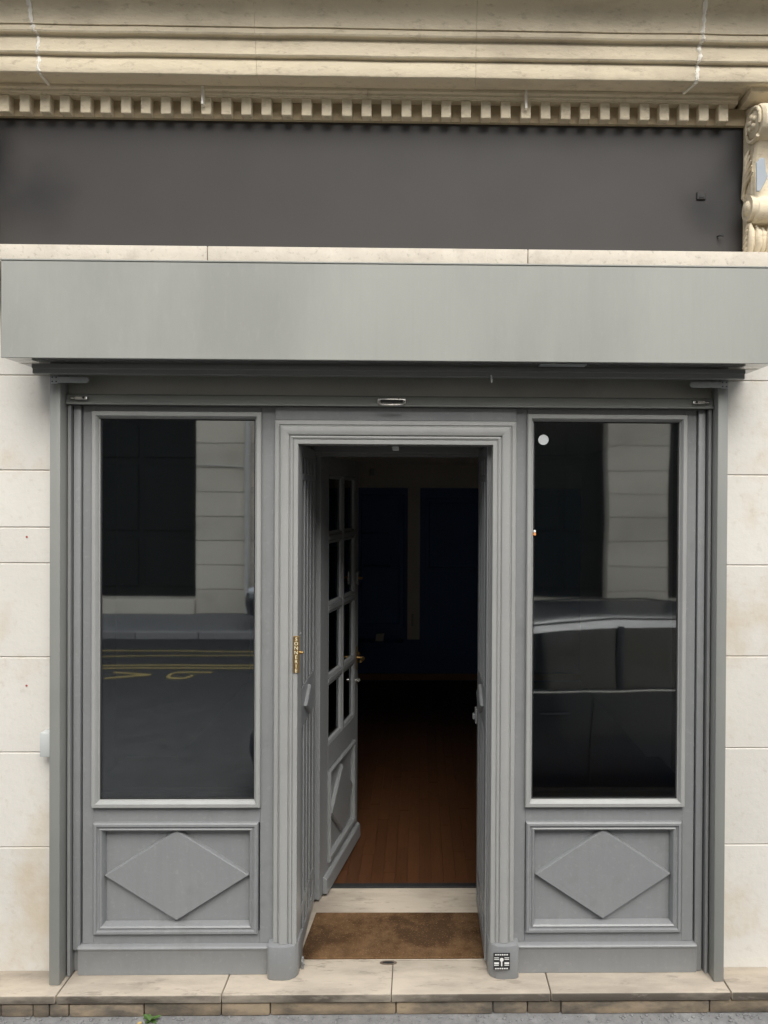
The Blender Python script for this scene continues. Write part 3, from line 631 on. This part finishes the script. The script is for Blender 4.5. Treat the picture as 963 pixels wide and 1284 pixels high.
obj('shelf', box(-.72, -.38, RY1-.10, RY1+.029, 1.90, 1.92), NAVY, iw); obj('shelf', box(-.72, -.36, RY1-.10, RY1+.029, 1.50, 1.52), NAVY, iw)
obj('skirting', box(ROOMX0, ROOMX1, RY1-.01, RY1+.029, .105, .185, .004), BASEB, iw)
obj('dado_shelf', box(-.85, -.20, RY1-.25, RY1+.029, .60, .615), NAVY, iw)
struct('interior_wall', box(ROOMX0-.2, ROOMX0, .605, RY1+.2, 0, 3.1), TAUPE); struct('interior_wall', box(ROOMX1, ROOMX1+.2, .605, RY1+.2, 0, 3.1), TAUPE)
struct('interior_ceiling', box(ROOMX0-.2, ROOMX1+.2, .605, RY1+.2, 2.9, 3.1), TAUPE_D)
struct('interior_wall', box(ROOMX0-.2, -1.605, .0805, .604, 0, .3), TAUPE) if False else None
tag(obj('light_switch', box(-.105, -.08, RY1-.032, RY1-.0205, .78, .93, .004), WHITEP), 'white switch plate low on the taupe column inside', 'switch')
tag(obj('paper_sheet', prism([(-.54, .616), (-.445, .616), (-.43, .715), (-.53, .705)], 'y', RY1-.14, RY1-.137), PAPER), 'white sheet of paper leaning on the dark back shelf', 'paper')
tag(obj('spotlight', lathe([(.005, 0), (.03, .0), (.03, .06), (.022, .08), (.004, .082)], (-.56, 4.9, 2.62), 'z', 14), WHITEP, None, smooth=40), 'small white spotlight high up in the dark shop', 'spotlight')

# ================================================================== things at the door
dm = tag(obj('doormat', wobble(prism([(-.583, .066), (.343, .066), (.333, .445), (.328, .452), (-.556, .455)], 'z', .1055, .117, .003), .0012, 20), MAT), 'worn brown coir doormat on the stone threshold', 'doormat')
fs = thing('floor_socket', (-.145, .018, .1055), 'rusty oval bolt socket let into the stone step', 'bolt socket')
def oval(cx, cy, rx, ry, z0, z1, n=24): return loops([[(cx+rx*math.cos(2*math.pi*i/n), cy+ry*math.sin(2*math.pi*i/n), z) for i in range(n)] for z in (z0, z1)])
obj('plate', oval(-.145, .040, .042, .016, .1052, .1075), mk('rusty_iron', (.16, .11, .075), (.28, .24, .2), rough=.6, metal=.5, scale=70), fs)
obj('slot', oval(-.145, .040, .028, .008, .1076, .1085), BLACK, fs)
hb = thing('hold_back', (-.555, -.0, .107), 'small iron door catch beside the left plinth', 'door catch')
obj('stem', box(-.561, -.551, -.005, .005, .1055, .165, .002), PAINT_D, hb); obj('hook', tube([(-.556, -.006, .16), (-.556, -.022, .158), (-.548, -.026, .15), (-.544, -.022, .14)], .004, 8), PAINT_D, hb, smooth=60)

bp = thing('bell_plate', (-.581, -.068, 1.545), 'narrow brass doorbell plate lettered down the left door jamb', 'doorbell')
bx0, bx1, bz0, bz1 = -.5955, -.5665, 1.548, 1.722
obj('plate', box(bx0, bx1, -.0685, -.0635, bz0, bz1, .001), BRASS, bp)
def glyphs(txt, size, mat_, parent, fx, fz, y, step, name):
    fc = bpy.data.curves.new('glyph', 'FONT'); fc.size = size; fc.extrude = .0004; fc.align_x = 'CENTER'; fc.resolution_u = 3
    for i, ch in enumerate(txt):
        fc.body = ch; tmp = bpy.data.objects.new('glyph', fc); COL.objects.link(tmp)
        dg = bpy.context.evaluated_depsgraph_get(); dg.update()
        me = bpy.data.meshes.new_from_object(tmp.evaluated_get(dg)); bpy.data.objects.remove(tmp)
        bm = bmesh.new(); bm.from_mesh(me)
        bmesh.ops.transform(bm, verts=bm.verts, matrix=Matrix.Translation((fx, y, fz-i*step)) @ Matrix.Rotation(R(90), 4, 'X'))
        obj(name, bm, mat_, parent)
glyphs('SONNERIE', .0235, LETTER, bp, (bx0+bx1)/2, bz1-.0215, -.0690, .0212, 'letter')
obj('push_button', lathe([(.003, 0), (.009, .0), (.009, .006), (.006, .008), (.006, .016), (.002, .018)], (-.5663, -.055, 1.642), 'x', 16), BRASS, bp, smooth=40)
obj('wire', tube([(-.566, -.06, 1.722), (-.564, -.062, 1.731), (-.5605, -.056, 1.737)], .0014, 6), CHROME, bp)

sk = thing('security_sticker', (.392, -.109, .165), 'black and white printed sticker on the right plinth block', 'sticker')
sx0, sx1, sz0, sz1 = .353, .431, .166, .245
obj('backing', box(sx0, sx1, -.1078, -.1068, sz0, sz1), BLACK, sk)
for k, (z_, h_) in enumerate(((.2365, .0055), (.222, .003), (.2145, .003), (.1965, .009), (.187, .003), (.1715, .0055))):
    if k in (0, 5):
        for i in range(6): obj('print_mark', box(sx0+.008+i*.0105, sx0+.0155+i*.0105, -.1084, -.10785, z_-h_/2, z_+h_/2), PAPER, sk)
    else:
        obj('print_bar', box(sx0+.004, sx0+.026, -.1084, -.10785, z_-h_/2, z_+h_/2), PAPER, sk); obj('print_bar', box(sx0+.052, sx1-.004, -.1084, -.10785, z_-h_/2, z_+h_/2), PAPER, sk)
obj('key_symbol', prism([(sx0+.036, .183), (sx0+.042, .183), (sx0+.042, .205)]+[(sx0+.039+.009*math.cos(R(a)), .213+.009*math.sin(R(a))) for a in range(-60, 241, 30)]+[(sx0+.036, .205)], 'y', -.1086, -.10786), PAPER, sk)

tag(obj('round_sticker', oval(0, 0, .0245, .0245, 0, .0008), STICK), 'pale round sticker in the top corner of the right window', 'sticker')
rs_ = bpy.data.objects['round_sticker']; rs_.rotation_euler = (R(90), 0, 0); rs_.location = (.588, -.0172, 2.657)
cp = thing('glass_clip', (.541, -.006, 2.198), 'tiny orange and white clip on the right window edge', 'clip')
obj('body', box(.5405, .5535, -.030, -.0170, 2.198, 2.212, .002), ORANGE, cp); obj('cap', box(.5415, .5525, -.030, -.0170, 2.2125, 2.224, .002), PAPER, cp)
wb = thing('meter_box', (-1.742, -.03, 1.14), 'small white utility box on the pale wall behind the shutter guide', 'utility box')
obj('body', box(-1.779, -1.7125, -.066, .0005, 1.151, 1.263, .003, 2), WHITEP, wb, smooth=40); obj('cover_seam', box(-1.7805, -1.7775, -.052, -.049, 1.156, 1.258), BLACK, wb)

# red survey dots on the left wall
DOT = mk('red_paint_dot', (.35, .06, .05), rough=.8)
for z_, lb in ((2.18, 'upper faint red paint dot on the left wall stone'), (1.47, 'lower faint red paint dot on the left wall stone')):
    o = tag(obj('paint_dot', lathe([(.001, 0), (.005, 0), (.005, -.0008), (.001, -.0008)], (-1.875, -.0012, z_), 'y', 10), DOT), lb, 'paint dot', 'red dots on the wall')

# weed at the foot of the step
wd = thing('weed', (-1.212, -.205, 0), 'small green weed growing at the foot of the step', 'weed')
for k in range(11):
    a = random.uniform(0, 6.28); ln = random.uniform(.036, .078); el = random.uniform(.25, 1.1)
    d = Vector((math.cos(a)*math.cos(el), math.sin(a)*math.cos(el)*.7, math.sin(el))); sdv = Vector((-math.sin(a), math.cos(a), 0))
    p0 = Vector((-1.212, -.205, .004)); bm = bmesh.new(); L2 = []; w_ = ln*.17
    for q, (t, wf) in enumerate(((0, .15), (.3, .7), (.6, 1), (.85, .6), (1, .05))):
        c_ = p0 + d*ln*t + Vector((0, 0, -.02*t*t)); L2.append([bm.verts.new(c_-sdv*w_*wf), bm.verts.new(c_+Vector((0, 0, -.002))), bm.verts.new(c_+sdv*w_*wf)])
    for i in range(4):
        for j in range(2): bm.faces.new((L2[i][j], L2[i+1][j], L2[i+1][j+1], L2[i][j+1]))
    obj('leaf', bm, LEAF, wd)
bm = bmesh.new(); g = [[bm.verts.new((-1.262+.024*u, -.226+.009*math.sin(math.pi*u)*v, .006+.004*abs(v)+.004*u)) for v in (-1, 0, 1)] for u in (.02, .25, .5, .75, .98)]
for i in range(4):
    for j in range(2): bm.faces.new((g[i][j], g[i+1][j], g[i+1][j+1], g[i][j+1]))
tag(obj('fallen_leaf', bm, DRYLEAF), 'small yellow fallen leaf lying beside the weed', 'leaf')

# ================================================================== the street behind the camera (seen in the glass)
OY = -11.25
O = thing('opposite_building', (0, OY-.5, 0), 'stone building across the street with dark carriage gates, mirrored in the glass', 'building')
gates = [(-6.95, -4.52), (2.12, 3.80), (5.05, 6.9)]
segs = [(-14, -6.95), (-4.52, -3.28), (-3.28, 2.12), (3.80, 5.05), (6.9, 14)]
for a, b in segs: obj('wall_core', box(a, b, OY-.8, OY-.14, 0, 4.42), OPPRENDER, O)
def pieces(a, b, n): return [a+(b-a)*i/n for i in range(n+1)]
for a, b in segs:
    n = max(1, round((b-a)/1.6))
    for r in range(9):
        z0_ = .0 + r*.49; xs = pieces(a, b, n)
        if r % 2 and n > 1: xs = [a]+[(xs[i]+xs[i+1])/2 for i in range(n)]+[b]
        for i in range(len(xs)-1): obj('wall_block', box(xs[i]+.004, xs[i+1]-.004, OY-.14, OY, z0_+.006, z0_+.484, .004), OPPST, O)
obj('string_course', box(-14, 14, OY-.8, OY+.12, 4.425, 4.60, .01), OPPST, O)
for a, b in gates:
    g_ = obj('gate', box(a, b, OY-.45, OY-.38, .30, 4.42), GATE, O)
    obj('gate_sill', box(a, b, OY-.45, OY+.06, .0, .295, .01), OPPST, O)
    m_ = (a+b)/2
    for xa, xb in ((a+.12, m_-.06), (m_+.06, b-.12)):
        for za, zb in ((.5, 1.5), (1.65, 3.0), (3.15, 4.25)): obj('gate_moulding', rect_frame(xa, xb, za, zb, [(0, 0), (.02, .03), (.07, .03), (.09, 0)], OY-.3795), GATE, g_) if False else obj('gate_moulding', box(xa, xb, OY-.3795, OY-.355, za, zb, .012), GATE, g_)
wxs = [(-9.2, -8.0), (-6.2, -5.0), (-3.2, -2.0), (-.2, 1.0), (2.5, 3.7), (5.4, 6.6), (8.2, 9.4)]
cols = [-14]+[v for p in wxs for v in p]+[14]
for i in range(0, len(cols), 2): obj('upper_pier', box(cols[i], cols[i+1], OY-.8, OY-.02, 4.605, 8.9), OPPRENDER, O)
for i, (a, b) in enumerate(wxs):
    for za, zb, wa in ((4.605, 5.1, 0), (5.1, 6.9, 1), (6.9, 7.6, 0), (7.6, 8.7, 1), (8.7, 8.9, 0)):
        if wa:
            wn = obj('window_frame', rect_frame(a, b, za, zb, [(0, 0), (0, .05), (.07, .05), (.07, 0)], OY-.2), WHITEP, O); obj('window_pane', box(a+.02, b-.02, OY-.25, OY-.24, za+.02, zb-.02), CARGL, wn)
        else: obj('spandrel', box(a, b, OY-.8, OY-.02, za, zb), OPPRENDER, O)
obj('eaves', box(-14, 14, OY-.9, OY+.2, 8.905, 9.1, .02), OPPST, O)
dp = obj('drainpipe', cyl((-3.46, OY+.075, .02), (-3.46, OY+.075, 8.9), .06, 16), PIPE, O, smooth=40)
for z_ in (1.2, 2.9, 4.2): obj('pipe_collar', cyl((-3.46, OY+.075, z_), (-3.46, OY+.075, z_+.05), .07, 16), PIPE, dp)
obj('pipe_branch', tube([(-4.5, OY+.04, 3.0), (-4.0, OY+.04, 2.98), (-3.52, OY+.05, 2.95)], .016, 8), PIPE, dp)

# parked cars
def car(name, loc, rz, paint, label, group):
    """hatchback, nose towards -x in its own frame, about 3.9 m long"""
    t = thing(name, loc, label, 'car', group, rz=rz, local=True)
    #        x     half-width  z-bottom  z-belt  z-deck
    LX = 1.2
    def obj(name, bm, m, parent, smooth=None, _o=globals()['obj']):
        if name not in ('tyre', 'rim', 'wheel_arch'):
            for v in bm.verts: v.co.x *= LX
        return _o(name, bm, m, parent, smooth)
    st = [(-1.93, .56, .36, .52, .56), (-1.88, .68, .27, .60, .66), (-1.75, .78, .22, .66, .74), (-1.45, .83, .19, .74, .83), (-1.0, .855, .17, .84, .92), (-.55, .86, .17, .91, .97), (0, .865, .17, .935, .95),
          (.6, .865, .17, .95, .96), (1.2, .86, .18, .965, .975), (1.6, .83, .2, .97, .985), (1.85, .76, .27, .95, .97), (1.95, .66, .36, .86, .90)]
    rings = []
    for x, hw, zb_, zbelt, zd in st:
        h = [(hw*.90, zb_), (hw*.985, zb_+.10), (hw, zb_+(zbelt-zb_)*.45), (hw*.985, zb_+(zbelt-zb_)*.78), (hw*.955, zbelt), (hw*.90, zbelt+(zd-zbelt)*.4), (hw*.6, zd-.008), (hw*.25, zd)]
        rings.append([(x, y, z) for y, z in h]+[(x, -y, z) for y, z in h[::-1]])
    bd = obj('body', loops(rings), paint, t, smooth=38)
    gs = [(-.80, .76, .92, .935), (-.45, .745, .93, 1.13), (-.10, .73, .935, 1.37), (.05, .725, .94, 1.415), (.5, .72, .945, 1.447), (1.0, .715, .95, 1.447), (1.4, .70, .955, 1.41), (1.65, .68, .96, 1.20), (1.88, .64, .95, .975)]
    def cr(a, b, c, d, t): return tuple(.5*(2*q+(r-p)*t+(2*p-5*q+4*r-u)*t*t+(3*q-p-3*r+u)*t**3) for p, q, r, u in zip(a, b, c, d))
    G = [gs[0]]+gs+[gs[-1]]; gs = [cr(*G[i:i+4], k/4) for i in range(len(G)-3) for k in range(4)]+[gs[-1]]
    rg = []
    for x, hw, z0_, zt_ in gs:
        k = (zt_-z0_)/.5
        h = [(hw, z0_), (hw-.05*k, z0_+(zt_-z0_)*.5), (hw-.115*k, z0_+(zt_-z0_)*.9), (hw-.19*k, zt_-.012*k), (hw*.45, zt_+.008*k)]
        rg.append([(x, y, z) for y, z in h]+[(x, -y, z) for y, z in h[::-1]])
    obj('glasshouse', loops(rg), CARGL, t, smooth=30)
    rf = []
    for x, hw, z0_, zt_ in gs[8:29]:
        k = (zt_-z0_)/.5; e = .006
        h = [(hw-.105*k+e, z0_+(zt_-z0_)*.88), (hw-.185*k+e*.5, zt_-.010*k+e), (hw*.45, zt_+.008*k+e), (0, zt_+.012*k+e)]
        rf.append([(x, y, z) for y, z in h]+[(x, -y, z) for y, z in h[-2::-1]])
    n = len(rf[0]); bm = bmesh.new(); Vv = [[bm.verts.new(p) for p in r] for r in rf]
    for i in range(len(Vv)-1):
        for j in range(n-1): bm.faces.new((Vv[i][j], Vv[i+1][j], Vv[i+1][j+1], Vv[i][j+1]))
    bmesh.ops.solidify(bm, geom=list(bm.faces), thickness=.012)
    obj('roof', bm, paint, t, smooth=40)
    for s in (-1, 1):
        for pts, r in (([(-.82, s*.765, .925), (-.45, s*.725, 1.14), (-.08, s*.645, 1.36)], .026), ([(.52, s*.725, .95), (.53, s*.69, 1.19), (.55, s*.63, 1.40)], .024), ([(1.80, s*.665, .955), (1.62, s*.625, 1.21), (1.40, s*.60, 1.365)], .045), ([(1.12, s*.72, .96), (1.2, s*.68, 1.18), (1.25, s*.62, 1.38)], .02)):
            obj('pillar', tube(pts, r, 8), paint, t, smooth=60)
        obj('window_trim', tube([(-.80, s*.825, .915), (0, s*.83, .948), (1.2, s*.826, .975), (1.75, s*.77, .975)], .006, 8), CHROME, t, smooth=60)
        obj('roof_rail', tube([(-.05, s*.612, 1.405), (.5, s*.592, 1.452), (1.0, s*.588, 1.452), (1.4, s*.58, 1.415)], .009, 8), BLACK, t, smooth=60)
        for xd in (-.02, .95):
            obj('door_handle', tube([(xd, s*.862, .80), (xd+.02, s*.885, .80), (xd+.17, s*.885, .805), (xd+.19, s*.862, .805)], .012, 8), paint, t, smooth=60)
        for xd in (-.62, .30, 1.16): obj('door_seam', tube([(xd, s*.868, .30), (xd, s*.873, .55), (xd+.01, s*.862, .78), (xd+.03, s*.83, .91)], .0045, 6), BLACK, t)
        obj('sill_trim', box(-1.0, 1.0, s*.845-.015, s*.845+.015, .17, .25, .006), BLACK, t)
        mi = bmesh.new(); bmesh.ops.create_icosphere(mi, subdivisions=2, radius=1, matrix=Matrix.Translation((-.52, s*.95, 1.0)) @ Matrix.Diagonal((.07, .10, .065, 1)))
        obj('mirror', mi, paint, t, smooth=50)
        hl = bmesh.new(); bmesh.ops.create_icosphere(hl, subdivisions=2, radius=1, matrix=Matrix.Translation((-1.72, s*.64, .66)) @ Matrix.Rotation(R(-s*25), 4, 'Z') @ Matrix.Diagonal((.16, .13, .075, 1)))
        obj('headlight', hl, LAMPW, t, smooth=50)
        tl = bmesh.new(); bmesh.ops.create_icosphere(tl, subdivisions=2, radius=1, matrix=Matrix.Translation((1.80, s*.68, .82)) @ Matrix.Diagonal((.11, .11, .12, 1)))
        obj('tail_light', tl, LAMPR, t, smooth=50)
        for xw in (-1.22*LX, 1.27*LX):
            yo = s*.79
            arch = obj('wheel_arch', lathe([(.315, -s*.06), (.36, -s*.06), (.36, s*.082), (.315, s*.082)], (xw, yo, .30), 'y', 28), BLACK, t, smooth=40)
            wh = obj('tyre', lathe([(.17, -s*.09), (.27, -s*.095), (.30, -s*.07), (.30, s*.07), (.275, s*.094), (.19, s*.092), (.17, s*.07)], (xw, yo, .30), 'y', 28), TYRE, t, smooth=40)
            obj('rim', lathe([(.01, s*.05), (.04, s*.085), (.06, s*.07), (.15, s*.085), (.19, s*.09), (.19, s*.06), (.01, s*.02)], (xw, yo, .30), 'y', 28), RIM, wh, smooth=30)
    obj('grille', box(-1.955, -1.90, -.42, .42, .40, .50, .01), BLACK, t); obj('bumper', box(1.90, 1.975, -.62, .62, .40, .56, .02), BLACK, t)
    obj('front_plate', box(-1.962, -1.956, -.26, .26, .345, .395), PAPER, t); obj('rear_plate', box(1.976, 1.982, -.26, .26, .45, .55), PAPER, t)
    t.scale = (1, 1, 1.05)
    return t
car('parked_car', (.95, -2.95, -.12), 0, CARP, 'black hatchback parked close to the shop, mirrored in the right window', 'cars parked in the street')
car('parked_car', (-.82, -10.15, 0), 0, CARP2, 'charcoal hatchback parked on the far pavement, its nose mirrored in the left window', 'cars parked in the street')
